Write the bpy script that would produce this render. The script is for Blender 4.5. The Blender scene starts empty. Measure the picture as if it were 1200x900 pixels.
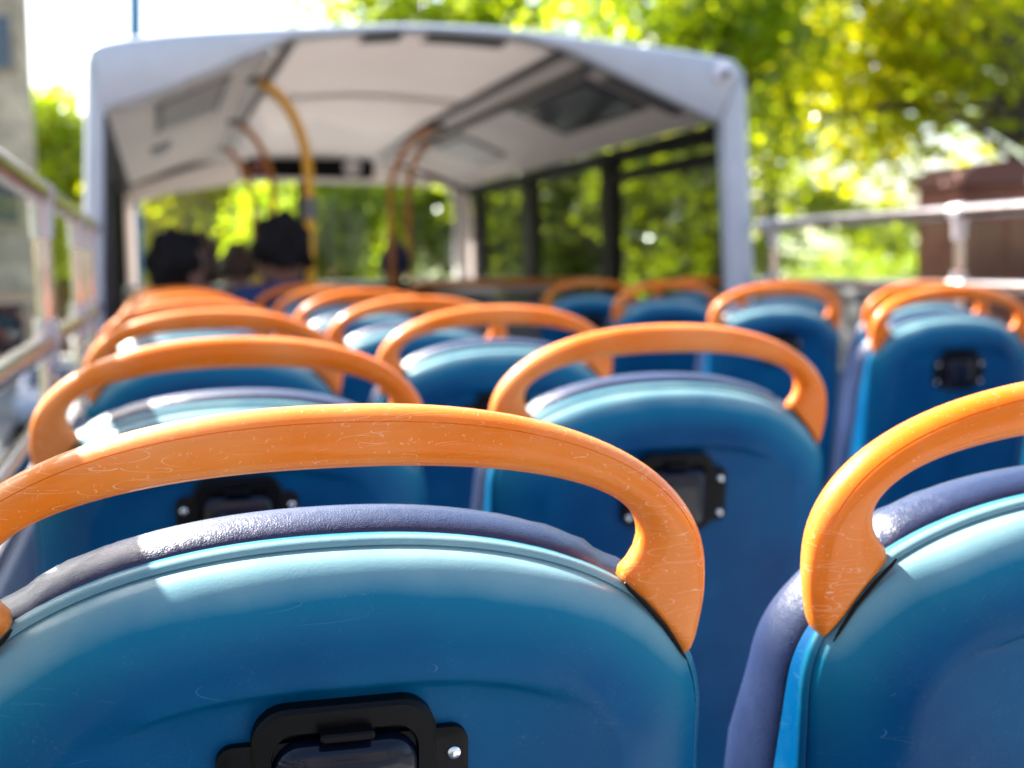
import bpy, math, random
import numpy as np
from mathutils import Vector, Matrix
random.seed(7); RNG = np.random.default_rng(7)
R = math.radians
S = bpy.context.scene
COL = S.collection
EYE = 1.15                       # eye height above the upper deck floor; deck floor is z = 0
GROUND = EYE - 3.3

# ------------------------------------------------------------------ camera
yaw, pitch, roll, fpx = 0.2512, 0.0881, 0.0151, 1610.9
fw = Vector((math.sin(yaw)*math.cos(pitch), math.cos(yaw)*math.cos(pitch), -math.sin(pitch)))
rt = Vector((math.cos(yaw), -math.sin(yaw), 0)); up = rt.cross(fw)
rt2 = rt*math.cos(roll) - up*math.sin(roll); up2 = up*math.cos(roll) + rt*math.sin(roll)
cam = bpy.data.cameras.new('camera'); camo = bpy.data.objects.new('camera', cam); COL.objects.link(camo)
M = Matrix((rt2, up2, -fw)).transposed().to_4x4(); M.translation = (0, 0, EYE); camo.matrix_world = M
cam.sensor_width = 36; cam.lens = fpx/1200*36; cam.clip_start = .02; cam.clip_end = 2000
cam.dof.use_dof = True; cam.dof.focus_distance = .66; cam.dof.aperture_fstop = 7.0
S.camera = camo

# ------------------------------------------------------------------ light
SUN = Vector((-.61, .93, 1.0)).normalized()          # direction towards the sun
w = bpy.data.worlds.new('World'); S.world = w; w.use_nodes = True
nt = w.node_tree; nt.nodes.clear()
sky = nt.nodes.new('ShaderNodeTexSky'); sky.sky_type = 'NISHITA'; sky.sun_disc = False
sky.sun_elevation = math.asin(SUN.z); sky.sun_rotation = math.atan2(SUN.x, SUN.y)
sky.dust_density = 2.5; sky.air_density = 1.0; sky.ozone_density = 1.0
bg = nt.nodes.new('ShaderNodeBackground'); bg.inputs['Strength'].default_value = .10
wo = nt.nodes.new('ShaderNodeOutputWorld')
nt.links.new(sky.outputs[0], bg.inputs[0]); nt.links.new(bg.outputs[0], wo.inputs[0])
sl = bpy.data.lights.new('sun', 'SUN'); sl.energy = 5.0; sl.angle = R(.53); sl.color = (1, .95, .87)
so = bpy.data.objects.new('sun', sl); COL.objects.link(so); so.location = (0, 0, 60)
so.rotation_euler = SUN.to_track_quat('Z', 'Y').to_euler()
S.view_settings.view_transform = 'Standard'; S.view_settings.look = 'None'; S.view_settings.gamma = 1
S.view_settings.exposure = 2.3
S.render.engine = 'CYCLES'
S.cycles.max_bounces = 8; S.cycles.transparent_max_bounces = 12; S.cycles.caustics_reflective = False
S.cycles.caustics_refractive = False; S.cycles.sample_clamp_indirect = 8; S.cycles.use_denoising = True

# ------------------------------------------------------------------ materials
def mat(name, col, rough=.5, metal=0., coat=0., coatr=.1, spec=.5, noise=None, bump=None):
    m = bpy.data.materials.new(name); m.use_nodes = True
    t = m.node_tree; b = t.nodes['Principled BSDF']
    b.inputs['Base Color'].default_value = (*col, 1); b.inputs['Roughness'].default_value = rough
    b.inputs['Metallic'].default_value = metal; b.inputs['Coat Weight'].default_value = coat
    b.inputs['Coat Roughness'].default_value = coatr; b.inputs['Specular IOR Level'].default_value = spec
    if noise:                       # (scale, colour 2, contrast lo, hi)
        sc, c2, lo, hi = noise
        n = N(t, 'ShaderNodeTexNoise', Scale=sc, Detail=6., Roughness=.6); L(t, coord(t), n, 'Vector')
        r = ramp(t, n.outputs['Fac'], lo, hi); x = mix(t, r, (*col, 1), (*c2, 1)); t.links.new(x, b.inputs['Base Color'])
    if bump:
        sc, st, d = bump
        n = N(t, 'ShaderNodeTexNoise', Scale=sc, Detail=4.); L(t, coord(t), n, 'Vector')
        bumpn(t, n.outputs['Fac'], st, d, b)
    return m
def N(t, typ, **kw):
    n = t.nodes.new(typ)
    for k, v in kw.items(): n.inputs[k].default_value = v
    return n
def L(t, a, n, s): t.links.new(a, n.inputs[s])
def coord(t, k='Object'):
    """object coordinates, shifted by a random amount per object so that no two copies show the same wear"""
    for n in t.nodes:
        if n.label == 'crd': return n.outputs[0]
    tc = t.nodes.new('ShaderNodeTexCoord'); oi = t.nodes.new('ShaderNodeObjectInfo')
    sc = t.nodes.new('ShaderNodeMath'); sc.operation = 'MULTIPLY'; sc.inputs[1].default_value = 23.7; t.links.new(oi.outputs['Random'], sc.inputs[0])
    ad = t.nodes.new('ShaderNodeVectorMath'); ad.operation = 'ADD'; ad.label = 'crd'
    t.links.new(tc.outputs[k], ad.inputs[0]); t.links.new(sc.outputs[0], ad.inputs[1]); return ad.outputs[0]
def ramp(t, fac, lo, hi, a=0., b=1.):
    m = t.nodes.new('ShaderNodeMapRange'); m.clamp = True
    for k, v in (('From Min', lo), ('From Max', hi), ('To Min', a), ('To Max', b)): m.inputs[k].default_value = v
    t.links.new(fac, m.inputs['Value']); return m.outputs['Result']
def mix(t, f, a, b, mode='MIX'):
    m = t.nodes.new('ShaderNodeMix'); m.data_type = 'RGBA'; m.blend_type = mode
    for s, v in ((m.inputs[0], f), (m.inputs[6], a), (m.inputs[7], b)):
        if hasattr(v, 'links'): t.links.new(v, s)
        else: s.default_value = v
    return m.outputs[2]
def mth(t, op, a, b=0.):
    m = t.nodes.new('ShaderNodeMath'); m.operation = op
    for s, v in ((m.inputs[0], a), (m.inputs[1], b)):
        if hasattr(v, 'links'): t.links.new(v, s)
        else: s.default_value = v
    return m.outputs[0]
def bumpn(t, h, st, d, b):
    n = N(t, 'ShaderNodeBump', Strength=st, Distance=d); t.links.new(h, n.inputs['Height'])
    if b.inputs['Normal'].links: t.links.new(b.inputs['Normal'].links[0].from_socket, n.inputs['Normal'])
    t.links.new(n.outputs[0], b.inputs['Normal']); return n
def scratch(t, angle, scale, thr, seed, where=(.52, .62), st=4.):
    """hairline scratches: short arcs cut from thin rings round scattered points, kept only in patches"""
    mp = t.nodes.new('ShaderNodeMapping'); mp.inputs['Rotation'].default_value = (0, angle, 0)
    mp.inputs['Location'].default_value = (seed, seed*.7, seed*1.3); mp.inputs['Scale'].default_value = (1, 1, st)
    t.links.new(coord(t), mp.inputs['Vector'])
    w1 = N(t, 'ShaderNodeTexNoise', Scale=scale*.7, Detail=2.); t.links.new(mp.outputs[0], w1.inputs['Vector'])
    wv = t.nodes.new('ShaderNodeVectorMath'); wv.operation = 'MULTIPLY_ADD'
    t.links.new(w1.outputs['Color'], wv.inputs[0]); wv.inputs[1].default_value = (.012, .012, .012)
    t.links.new(mp.outputs[0], wv.inputs[2])
    v = N(t, 'ShaderNodeTexVoronoi', Scale=scale); t.links.new(wv.outputs[0], v.inputs['Vector'])
    line = ramp(t, mth(t, 'ABSOLUTE', mth(t, 'SUBTRACT', v.outputs['Distance'], .42)), 0., thr, 1., 0.)
    n2 = N(t, 'ShaderNodeTexNoise', Scale=scale*1.5, Detail=4.); t.links.new(mp.outputs[0], n2.inputs['Vector'])
    return mth(t, 'MULTIPLY', line, ramp(t, n2.outputs['Fac'], *where))

def m_orange():
    m = mat('orange_plastic', (.70, .15, .012), .34, coat=.32, coatr=.07, spec=.12); t = m.node_tree; b = t.nodes['Principled BSDF']
    n = N(t, 'ShaderNodeTexNoise', Scale=9., Detail=5.); L(t, coord(t), n, 'Vector')
    c = mix(t, ramp(t, n.outputs['Fac'], .45, .78), (.80, .178, .001, 1), (.84, .31, .08, 1))
    s1 = scratch(t, .5, 22, .009, 3.1, (.53, .58), 5.); s2 = scratch(t, 1.2, 30, .012, 8.2, (.53, .58), 6.); s3 = scratch(t, 2.3, 17, .007, 5.5, (.53, .58), 7.)
    s = mth(t, 'MAXIMUM', mth(t, 'MAXIMUM', s1, s2), s3)
    n3 = N(t, 'ShaderNodeTexNoise', Scale=420., Detail=2.); L(t, coord(t), n3, 'Vector')
    nm = N(t, 'ShaderNodeTexNoise', Scale=11., Detail=2.); L(t, coord(t), nm, 'Vector')
    s = mth(t, 'MULTIPLY', s, ramp(t, nm.outputs['Fac'], .42, .62, .08, .65))
    s4 = mth(t, 'MAXIMUM', scratch(t, .9, 34, .016, 1.7, (.47, .53), 5.), scratch(t, 2.0, 26, .012, 6.1, (.47, .53), 6.))
    tz = t.nodes.new('ShaderNodeTexCoord'); sx = t.nodes.new('ShaderNodeSeparateXYZ'); t.links.new(tz.outputs['Object'], sx.inputs[0])
    s = mth(t, 'MAXIMUM', s, mth(t, 'MULTIPLY', s4, ramp(t, sx.outputs['Z'], EYE-.0685-.085, EYE-.0685-.060, .55, 0.)))
    sp = mth(t, 'MULTIPLY', ramp(t, n3.outputs['Fac'], .66, .74), .25)
    c = mix(t, mth(t, 'MAXIMUM', s, sp), c, (.95, .72, .5, 1)); t.links.new(c, b.inputs['Base Color'])
    t.links.new(ramp(t, n.outputs['Fac'], .3, .75, .3, .5), b.inputs['Roughness'])
    n4 = N(t, 'ShaderNodeTexNoise', Scale=260., Detail=3.); L(t, coord(t), n4, 'Vector')
    bumpn(t, n4.outputs['Fac'], .25, .0004, b)
    b.inputs['Subsurface Weight'].default_value = .22; b.inputs['Subsurface Radius'].default_value = (.016, .0055, .0006)
    b.inputs['Subsurface Scale'].default_value = 1.
    return m
def m_shell():
    m = mat('blue_plastic', (.002, .06, .16), 0.36, coat=.03, coatr=.12, spec=.09); t = m.node_tree; b = t.nodes['Principled BSDF']
    n = N(t, 'ShaderNodeTexNoise', Scale=7., Detail=5.); L(t, coord(t), n, 'Vector')
    c = mix(t, ramp(t, n.outputs['Fac'], .35, .72), (.0002, .052, .155, 1), (.0005, .100, .225, 1))
    fa = t.nodes.new('ShaderNodeAttribute'); fa.attribute_name = 'fade_highlight'
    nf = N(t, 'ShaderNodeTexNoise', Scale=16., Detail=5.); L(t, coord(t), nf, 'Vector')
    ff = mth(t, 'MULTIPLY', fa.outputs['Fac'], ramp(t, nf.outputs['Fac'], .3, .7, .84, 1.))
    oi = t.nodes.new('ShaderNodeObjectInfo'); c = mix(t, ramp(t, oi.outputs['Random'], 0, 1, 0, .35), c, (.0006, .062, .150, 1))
    c = mix(t, ramp(t, ff, 0, .7), c, (.008, .155, .255, 1)); c = mix(t, ramp(t, ff, .62, 1.), c, (.24, .40, .42, 1))  # bleached rim plastic; the palest tone also paints in the sun highlight
    s1 = scratch(t, .3, 9, .003, 1.3, (.58, .66), 6.); s2 = scratch(t, 1.3, 14, .004, 4.4, (.58, .66), 7.)
    nd = N(t, 'ShaderNodeTexNoise', Scale=30., Detail=9., Roughness=.75); L(t, coord(t), nd, 'Vector')
    c = mix(t, ramp(t, nd.outputs['Fac'], .50, .80, 0., .10), c, (.06, .20, .27, 1))
    n3 = N(t, 'ShaderNodeTexNoise', Scale=600., Detail=2.); L(t, coord(t), n3, 'Vector')
    s = mth(t, 'MULTIPLY', mth(t, 'MAXIMUM', s1, s2), .5)
    s = mth(t, 'MAXIMUM', s, mth(t, 'MULTIPLY', mth(t, 'MULTIPLY', ramp(t, n3.outputs['Fac'], .60, .78), ramp(t, nd.outputs['Fac'], .45, .68)), .16))
    c = mix(t, s, c, (.25, .42, .50, 1)); t.links.new(c, b.inputs['Base Color'])
    t.links.new(ramp(t, n.outputs['Fac'], .3, .7, .26, .44), b.inputs['Roughness'])
    n4 = N(t, 'ShaderNodeTexNoise', Scale=700., Detail=2.); L(t, coord(t), n4, 'Vector')
    bumpn(t, n4.outputs['Fac'], .4, .0002, b)
    return m
def m_vinyl():
    m = mat('navy_vinyl', (.02, .03, .085), 0.36, spec=.45, coat=.22, coatr=.25); t = m.node_tree; b = t.nodes['Principled BSDF']
    v = N(t, 'ShaderNodeTexVoronoi', Scale=700.); v.feature = 'DISTANCE_TO_EDGE'
    n = N(t, 'ShaderNodeTexNoise', Scale=90., Detail=3.); L(t, coord(t), n, 'Vector')
    mp = t.nodes.new('ShaderNodeVectorMath'); mp.operation = 'MULTIPLY_ADD'; t.links.new(n.outputs['Color'], mp.inputs[0])
    mp.inputs[1].default_value = (.01, .01, .01); t.links.new(coord(t), mp.inputs[2]); t.links.new(mp.outputs[0], v.inputs['Vector'])
    bumpn(t, ramp(t, v.outputs['Distance'], 0, .3), .28, .0005, b)
    bumpn(t, n.outputs['Fac'], .3, .0006, b)
    n2 = N(t, 'ShaderNodeTexNoise', Scale=14., Detail=4.); L(t, coord(t), n2, 'Vector')
    t.links.new(mix(t, ramp(t, n2.outputs['Fac'], .35, .7), (.007, .018, .060, 1), (.016, .030, .088, 1)), b.inputs['Base Color'])
    return m
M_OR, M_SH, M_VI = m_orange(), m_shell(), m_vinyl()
M_BLK = mat('black_plastic', (.002, .002, .0025), .40, spec=.14, bump=(500, .2, .0003))
M_LID = mat('glossy_black_lid', (.003, .005, .014), .14, coat=.08, coatr=.05, spec=.25)
M_STEEL = mat('bright_steel', (.75, .75, .76), .22, 1.)
M_RAIL = mat('rail_steel', (.58, .51, .48), .17, 1., noise=(14, (.40, .31, .28), .4, .75))
M_CLAMP = mat('rail_clamp', (.55, .50, .50), .4, .5)
M_FRAME = mat('grey_canopy_paint', (.60, .63, .68), .34, coat=.3, noise=(3, (.48, .51, .55), .35, .75))
M_CEIL = mat('beige_ceiling_panel', (.82, .77, .75), .40, noise=(2.5, (.74, .68, .655), .3, .75))
M_TRIM = mat('dark_trim', (.045, .042, .048), .5)
M_MTRIM = mat('grey_trim', (.20, .19, .20), .45)
M_WFR = mat('black_window_frame', (.005, .005, .006), .5, spec=.1)
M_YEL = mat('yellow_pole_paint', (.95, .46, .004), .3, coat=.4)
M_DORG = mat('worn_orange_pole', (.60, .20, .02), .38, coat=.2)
M_FLOOR = mat('grey_deck_vinyl', (.34, .34, .34), .7, noise=(60, (.42, .42, .42), .45, .65))
M_SIDE = mat('grey_side_panel', (.22, .24, .27), .5)
M_BODY = mat('bus_body_paint', (.10, .12, .16), .35, coat=.4)
M_ROOF = mat('roof_paint', (.55, .57, .60), .4)
M_WHITE = mat('white_plastic', (.78, .74, .76), .35)
M_FABR = mat('seat_fabric', (.02, .035, .10), .9, noise=(70, (.10, .05, .03), .55, .7))
def translucent(m, col, k):
    t = m.node_tree; b = t.nodes['Principled BSDF']; o = t.nodes['Material Output']
    tl = t.nodes.new('ShaderNodeBsdfTranslucent'); tl.inputs[0].default_value = (*col, 1)
    x = t.nodes.new('ShaderNodeMixShader'); x.inputs[0].default_value = k
    t.links.new(b.outputs[0], x.inputs[1]); t.links.new(tl.outputs[0], x.inputs[2]); t.links.new(x.outputs[0], o.inputs[0])
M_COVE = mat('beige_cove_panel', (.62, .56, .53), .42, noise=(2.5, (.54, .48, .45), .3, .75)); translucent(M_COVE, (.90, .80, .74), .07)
translucent(M_CEIL, (.90, .80, .74), .185); translucent(M_ROOF, (.92, .88, .84), .27)      # light passes the thin fibreglass roof
def m_glass(name, tint, gl=.12):
    m = bpy.data.materials.new(name); m.use_nodes = True; t = m.node_tree; t.nodes.clear()
    o = t.nodes.new('ShaderNodeOutputMaterial'); tr = t.nodes.new('ShaderNodeBsdfTransparent'); tr.inputs[0].default_value = (*tint, 1)
    g = t.nodes.new('ShaderNodeBsdfGlossy'); g.inputs['Roughness'].default_value = .04
    lw = t.nodes.new('ShaderNodeLayerWeight'); lw.inputs[0].default_value = .5
    fr_ = mth(t, 'MULTIPLY', mth(t, 'POWER', lw.outputs['Facing'], 5.), .07)
    x = t.nodes.new('ShaderNodeMixShader'); t.links.new(mth(t, 'MAXIMUM', fr_, gl), x.inputs[0])
    t.links.new(tr.outputs[0], x.inputs[1]); t.links.new(g.outputs[0], x.inputs[2]); t.links.new(x.outputs[0], o.inputs[0])
    return m
M_TINT = m_glass('tinted_glass', (.55, .585, .56), .05)
M_SCREEN = m_glass('screen_glass', (.93, .96, .94), .02); M_WSG = m_glass('windscreen_glass', (.78, .84, .80), .04)

# ------------------------------------------------------------------ mesh helpers
class MB:
    def __init__(s): s.v = []; s.f = []
    def add(s, v, f):
        o = len(s.v); s.v += [tuple(p) for p in v]; s.f += [tuple(i+o for i in q) for q in f]; return s
    def box(s, x0, x1, y0, y1, z0, z1):
        return s.add([(x, y, z) for x in (x0, x1) for y in (y0, y1) for z in (z0, z1)],
                     [(0, 1, 3, 2), (4, 6, 7, 5), (0, 4, 5, 1), (2, 3, 7, 6), (0, 2, 6, 4), (1, 5, 7, 3)])
    def tube(s, pts, r, seg=12, cap=True):
        P = [Vector(p) for p in pts]; n = len(P); rr = r if hasattr(r, '__len__') else [r]*n
        T = [(P[min(i+1, n-1)]-P[max(i-1, 0)]).normalized() for i in range(n)]
        a = Vector((0, 0, 1)) if abs(T[0].z) < .9 else Vector((1, 0, 0)); u = (a - T[0]*a.dot(T[0])).normalized()
        vs = []
        for i in range(n):
            u = (u - T[i]*u.dot(T[i])).normalized(); w_ = T[i].cross(u)
            vs += [P[i] + (u*math.cos(2*math.pi*k/seg) + w_*math.sin(2*math.pi*k/seg))*rr[i] for k in range(seg)]
        fs = [(i*seg+k, i*seg+(k+1) % seg, (i+1)*seg+(k+1) % seg, (i+1)*seg+k) for i in range(n-1) for k in range(seg)]
        if cap: fs += [tuple(range(seg))[::-1], tuple(range((n-1)*seg, n*seg))]
        return s.add(vs, fs)
    def ball(s, c, r, nu=16, nv=10, fn=None):
        vs = []
        for i in range(nv+1):
            th = math.pi*i/nv
            for k in range(nu):
                ph = 2*math.pi*k/nu; d = Vector((math.sin(th)*math.cos(ph), math.sin(th)*math.sin(ph), math.cos(th)))
                q = fn(d) if fn else 1.; vs.append((c[0]+d.x*r[0]*q, c[1]+d.y*r[1]*q, c[2]+d.z*r[2]*q))
        return s.add(vs, [(i*nu+k, (i+1)*nu+k, (i+1)*nu+(k+1) % nu, i*nu+(k+1) % nu) for i in range(nv) for k in range(nu)])
    def prism(s, poly, y0, y1):          # polygon in x,z extruded in y
        n = len(poly)
        return s.add([(x, y0, z) for x, z in poly]+[(x, y1, z) for x, z in poly],
                     [tuple(range(n)), tuple(range(n, 2*n))[::-1]]+[(i, (i+1) % n, n+(i+1) % n, n+i) for i in range(n)])
    def rings(s, rings, close=True, cap0=False, cap1=False):
        n = len(rings[0]); o = []
        fs = [(i*n+k, i*n+(k+1) % n, (i+1)*n+(k+1) % n, (i+1)*n+k) for i in range(len(rings)-1) for k in range(n if close else n-1)]
        if cap0: fs.append(tuple(range(n))[::-1])
        if cap1: fs.append(tuple(range((len(rings)-1)*n, len(rings)*n)))
        return s.add([p for r_ in rings for p in r_], fs)
    def build(s, name, m, parent=None, smooth=True, bevel=0, world=False, angle=40, **props):
        off = Vector(parent.location) if (parent and world) else Vector((0, 0, 0))
        me = bpy.data.meshes.new(name); me.from_pydata([tuple(Vector(p)-off) for p in s.v], [], s.f)
        import bmesh
        b = bmesh.new(); b.from_mesh(me); bmesh.ops.recalc_face_normals(b, faces=b.faces); b.to_mesh(me); b.free()
        me.materials.append(m); o = bpy.data.objects.new(name, me); COL.objects.link(o)
        if smooth:
            me.shade_smooth()
            if angle < 180: me.set_sharp_from_angle(angle=R(angle))
        if bevel:
            bv = o.modifiers.new('bevel', 'BEVEL'); bv.width = bevel; bv.segments = 2; bv.limit_method = 'ANGLE'
        if parent: o.parent = parent
        for k, v in props.items(): o[k] = v
        return o
def thing(name, label, cat, loc=(0, 0, 0), group=None):
    o = bpy.data.objects.new(name, None); COL.objects.link(o); o.location = loc; o.empty_display_size = .1
    o['label'] = label; o['category'] = cat
    if group: o['group'] = group
    return o
def tag(o, label, cat, group=None):
    o['label'] = label; o['category'] = cat
    if group: o['group'] = group
    return o
def copy_thing(o, loc, label):
    def rec(a, par):
        c = a.copy(); COL.objects.link(c)
        if par: c.parent = par
        for ch in list(kids.get(a, [])): rec(ch, c)
        return c
    kids = {}
    def scan(a):
        kids[a] = list(a.children)
        for c in a.children: scan(c)
    scan(o)
    r = rec(o, None); r.location = loc; r['label'] = label; return r
def smooth(x, a, b):
    t = min(1, max(0, (x-a)/(b-a))); return t*t*(3-2*t)

# ================================================================== BUS BODY
X0, X1, YR, YF = -.262, 2.37, 5.2, 10.0          # left / right outer wall, rear of canopy, bulkhead
E_ = EYE
bus = thing('open_top_bus', 'grey open top double decker bus with partly covered front upper deck', 'bus', (1.05, 4, 0))
def bb(name, mb, m, parent=bus, **k):            # a part of the bus, given in world coordinates
    off = bus.location
    mb.v = [tuple(Vector(p)-off) for p in mb.v]; return mb.build(name, m, parent, **k)
bb('deck_floor', MB().box(X0+.02, X1-.02, -3, 10.2, -.06, 0), M_FLOOR, smooth=False)
for xa, xb in ((X0-.01, X0+.05), (X1-.05, X1+.01)):
    bb('side_wall', MB().box(xa, xb, -3, 10.3, -.3, E_-.42), M_SIDE, smooth=False, bevel=.01)
for xa in (X0-.02, X1-.035):
    bb('wall_cap', MB().box(xa, xa+.055, -3, YR, E_-.42, E_-.395), M_MTRIM, smooth=False, bevel=.008)
bb('lower_body', MB().box(X0-.01, X1+.01, -3.2, 10.3, GROUND+.35, -.301), M_BODY, smooth=False, bevel=.04)
for wy in (-1.5, 7.6):
    for wx in (X0-.02, X1-.23):
        wm = MB().tube([(wx, wy, GROUND+.48), (wx+.25, wy, GROUND+.48)], .48, 32); bb('wheel', wm, M_BLK)
outer = [(-.262, 0), (-.258, E_-.05), (-.221, E_+.66), (-.21, E_+.755), (-.171, E_+.804), (.082, E_+.846), (.542, E_+.883), (.958, E_+.904), (1.356, E_+.896),
         (1.839, E_+.853), (2.236, E_+.803), (2.302, E_+.764), (2.332, E_+.663), (2.369, E_-.092), (2.37, 0)]
inner = [(-.187, 0), (-.187, E_-.05), (-.162, E_+.555), (-.157, E_+.568), (-.13, E_+.578), (.08, E_+.655), (.525, E_+.842), (.957, E_+.886), (1.40, E_+.866),
         (1.577, E_+.822), (2.0, E_+.640), (2.2, E_+.556), (2.226, E_+.545), (2.257, E_-.09), (2.257, 0)]
def densify(p, k=4):
    o = []
    n = len(p)
    for i in range(n-1):
        for j in range(k):
            t = j/k
            a, b, c, d = p[max(i-1, 0)], p[i], p[i+1], p[min(i+2, n-1)]
            straight = (i in (0, 1, n-2, n-3))
            def cr(q):
                if straight: return b[q]*(1-t)+c[q]*t
                return .5*(2*b[q]+(c[q]-a[q])*t+(2*a[q]-5*b[q]+4*c[q]-d[q])*t*t+(3*b[q]-a[q]-3*c[q]+d[q])*t**3)
            o.append((cr(0), cr(1)))
    return o+[p[-1]]
OU = densify(outer); IN = [(inner[i][0]*(1-j/4)+inner[i+1][0]*j/4, inner[i][1]*(1-j/4)+inner[i+1][1]*j/4) for i in range(14) for j in range(4)]+[inner[-1]]
def shrink(p, d, c=(1.05, 1.3)):
    o = []
    for i, (x, z) in enumerate(p):
        a, b = p[max(0, i-1)], p[min(len(p)-1, i+1)]; tx, tz = b[0]-a[0], b[1]-a[1]; l = math.hypot(tx, tz) or 1
        o.append((x+tz/l*d, z-tx/l*d))
    return o
def ring(p, y): return [(x, y, z) for x, z in p]
# rear frame: rolled outer edge, flat face, return lip inside
fr = MB().rings([ring(OU, YR+.16), ring(OU, YR+.02), ring(shrink(OU, .008), YR+.005), ring(shrink(OU, .02), YR), ring(shrink(IN, -.006), YR), ring(IN, YR+.006), ring(IN, YR+.07)], close=False)
bb('canopy_frame', fr, M_FRAME, angle=60)
# outer roof skin and side skins ahead of the frame
def drop(p, dz): return [(x, z-dz*smooth(z, E_+.3, E_+.9)) for x, z in p]
top = [q for q in OU if q[1] > E_+.60]
roof = MB().rings([ring(drop(top, 0), YR+.155), ring(drop(top, .04), 7.6), ring(drop(top, .10), 9.8), ring(drop(top, .22), 10.35), ring(drop(top, .235), 10.42)], close=False)
bb('roof_skin', roof, M_ROOF, angle=60)
# ceiling: flat centre and two sloped coves
C0, C1, C2, C3 = (-.157, .565), (.525, .845), (1.577, .825), (2.228, .553)
def cz(x, y):
    pk = [(-.157, .565), (.525, .845), (.75, .872), (.957, .889), (1.2, .882), (1.40, .869), (1.577, .825), (2.228, .553)]
    for (a, za), (b, zb) in zip(pk, pk[1:]):
        if a-1e-6 <= x <= b+1e-6: z = za+(zb-za)*(x-a)/(b-a); break
    mid = smooth(x, .525, .7)*(1-smooth(x, 1.4, 1.577))
    return E_+z-mid*.07*(y-YR)/(YF-YR)+.004
def strip(xs, ys, dz=0.): return MB().rings([[(x, y, cz(x, y)+dz) for x in xs] for y in ys], close=False)
ys = [YR+.03+(YF-YR-.03)*i/8 for i in range(9)]
bb('ceiling_panel', strip(np.linspace(.53, 1.572, 11), ys), M_CEIL)
bb('cove_panel', strip([-.157, .1, .3, .52], ys), M_COVE)
bb('cove_panel', strip([1.582, 1.8, 2.0, 2.228], ys), M_COVE)
def bar(pts, w_, h_, name, m): return bb(name, MB().tube(pts, w_, 8), m)
# joint trims
for x, r_ in ((.525, .017), (1.577, .022)):
    bar([(x, YR+.07, cz(x, YR)-.012), (x, YF, cz(x, YF)-.012)], r_, 0, 'ceiling_trim', M_TRIM if x > 1 else M_MTRIM)
bar([(1.69, YR+.08, cz(1.69, 5)-.02), (1.69, 8.9, cz(1.69, 9)-.02)], .020, 0, 'ceiling_trim', M_TRIM)
bar([(.45, YR+.08, cz(.45, 5)-.016), (.45, 9.7, cz(.45, 9)-.016)], .012, 0, 'ceiling_trim', M_STEEL)
bb('ceiling_rib', MB().rings([[(x, y, cz(x, y)-d) for x in np.linspace(.55, 1.55, 11)] for y, d in ((7.0, .0), (7.02, .012), (7.10, .012), (7.12, 0))], close=False), M_CEIL)
for x0, x1 in ((.80, .955), (1.05, 1.37)):
    bb('dark_strip', MB().rings([[(x, y, cz(x, y)-d) for x in np.linspace(x0, x1, 5)] for y, d in ((5.33, 0), (5.34, .014), (5.46, .014), (5.47, 0))], close=False), M_TRIM)  # dark strips under the ceiling near the canopy's rear edge
# gusset lining strips (light blocks along the rear edge of the cove)
def on_cove(x0, x1, y0, y1, d, name, m, th=.012):
    mb = MB().rings([[(x, y, cz(x, y)-dd) for x in (x0, (x0+x1)/2, x1)] for y, dd in ((y0, -.002), (y0+.004, d), (y1-.004, d), (y1, -.002))], close=False)
    return bb(name, mb, m)
on_cove(-.10, .13, YR+.08, YR+.30, .014, 'lining_strip', M_WHITE)
on_cove(.16, .33, YR+.08, YR+.30, .014, 'lining_strip', M_WHITE)
on_cove(.36, .45, YR+.08, YR+.26, .014, 'lining_strip', M_WHITE)
on_cove(1.78, 2.10, YR+.10, YR+.22, .016, 'lining_strip', M_TRIM)
hf = on_cove(.02, .32, 5.66, 6.85, .010, 'roof_hatch', M_MTRIM); on_cove(.05, .29, 5.72, 6.78, .016, 'hatch_panel', M_CEIL).parent = hf
on_cove(.0, .10, 7.6, 8.1, .012, 'roof_speaker', M_MTRIM)
hf = on_cove(1.735, 2.02, 5.50, 6.72, .010, 'roof_hatch', M_TRIM); on_cove(1.765, 1.99, 5.56, 6.66, .016, 'hatch_pane', M_LID).parent = hf
hf = on_cove(1.75, 2.03, 7.95, 8.75, .010, 'roof_hatch', M_MTRIM); on_cove(1.78, 2.0, 8.0, 8.68, .016, 'hatch_panel', M_WHITE).parent = hf
# front bulkhead with windscreen opening
oc = [(-.21, E_-.55), (-.21, E_+.50), (-.17, E_+.60), (.1, E_+.68), (.525, E_+.80), (.957, E_+.83), (1.577, E_+.79), (2.0, E_+.66), (2.25, E_+.56), (2.28, E_+.4), (2.30, E_-.55)]
ic = [(-.135, E_-.25), (-.135, E_+.40), (-.11, E_+.455), (.1, E_+.52), (.6, E_+.60), (.957, E_+.60), (1.6, E_+.59), (2.05, E_+.575), (2.14, E_+.53), (2.175, E_+.40), (2.16, E_-.25)]
bk = MB().rings([ring(oc, YF+.08), ring(oc, YF), ring(ic, YF), ring(ic, YF+.12)], close=True)
bb('front_bulkhead', bk, M_CEIL, angle=30)
bar([(x, YF-.01, z) for x, z in ((-.17, E_+.575), (.525, E_+.79))], .022, 0, 'bulkhead_trim', M_TRIM)
bar([(x, YF-.01, z) for x, z in ((1.577, E_+.78), (2.23, E_+.54))], .018, 0, 'bulkhead_trim', M_TRIM)
bar([(2.155, YF-.012, E_-.02), (2.165, YF-.012, E_+.40), (2.13, YF-.012, E_+.52)], .022, 0, 'windscreen_seal', M_WHITE)
wsf = bb('windscreen', MB().rings([ring(ic, YF+.10)], close=True, cap1=True), M_WSG, smooth=False)
bb('windscreen_bar', MB().box(1.0, 1.05, YF+.03, YF+.07, E_-.25, E_+.6), M_WFR, smooth=False, bevel=.01).parent = wsf
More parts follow.
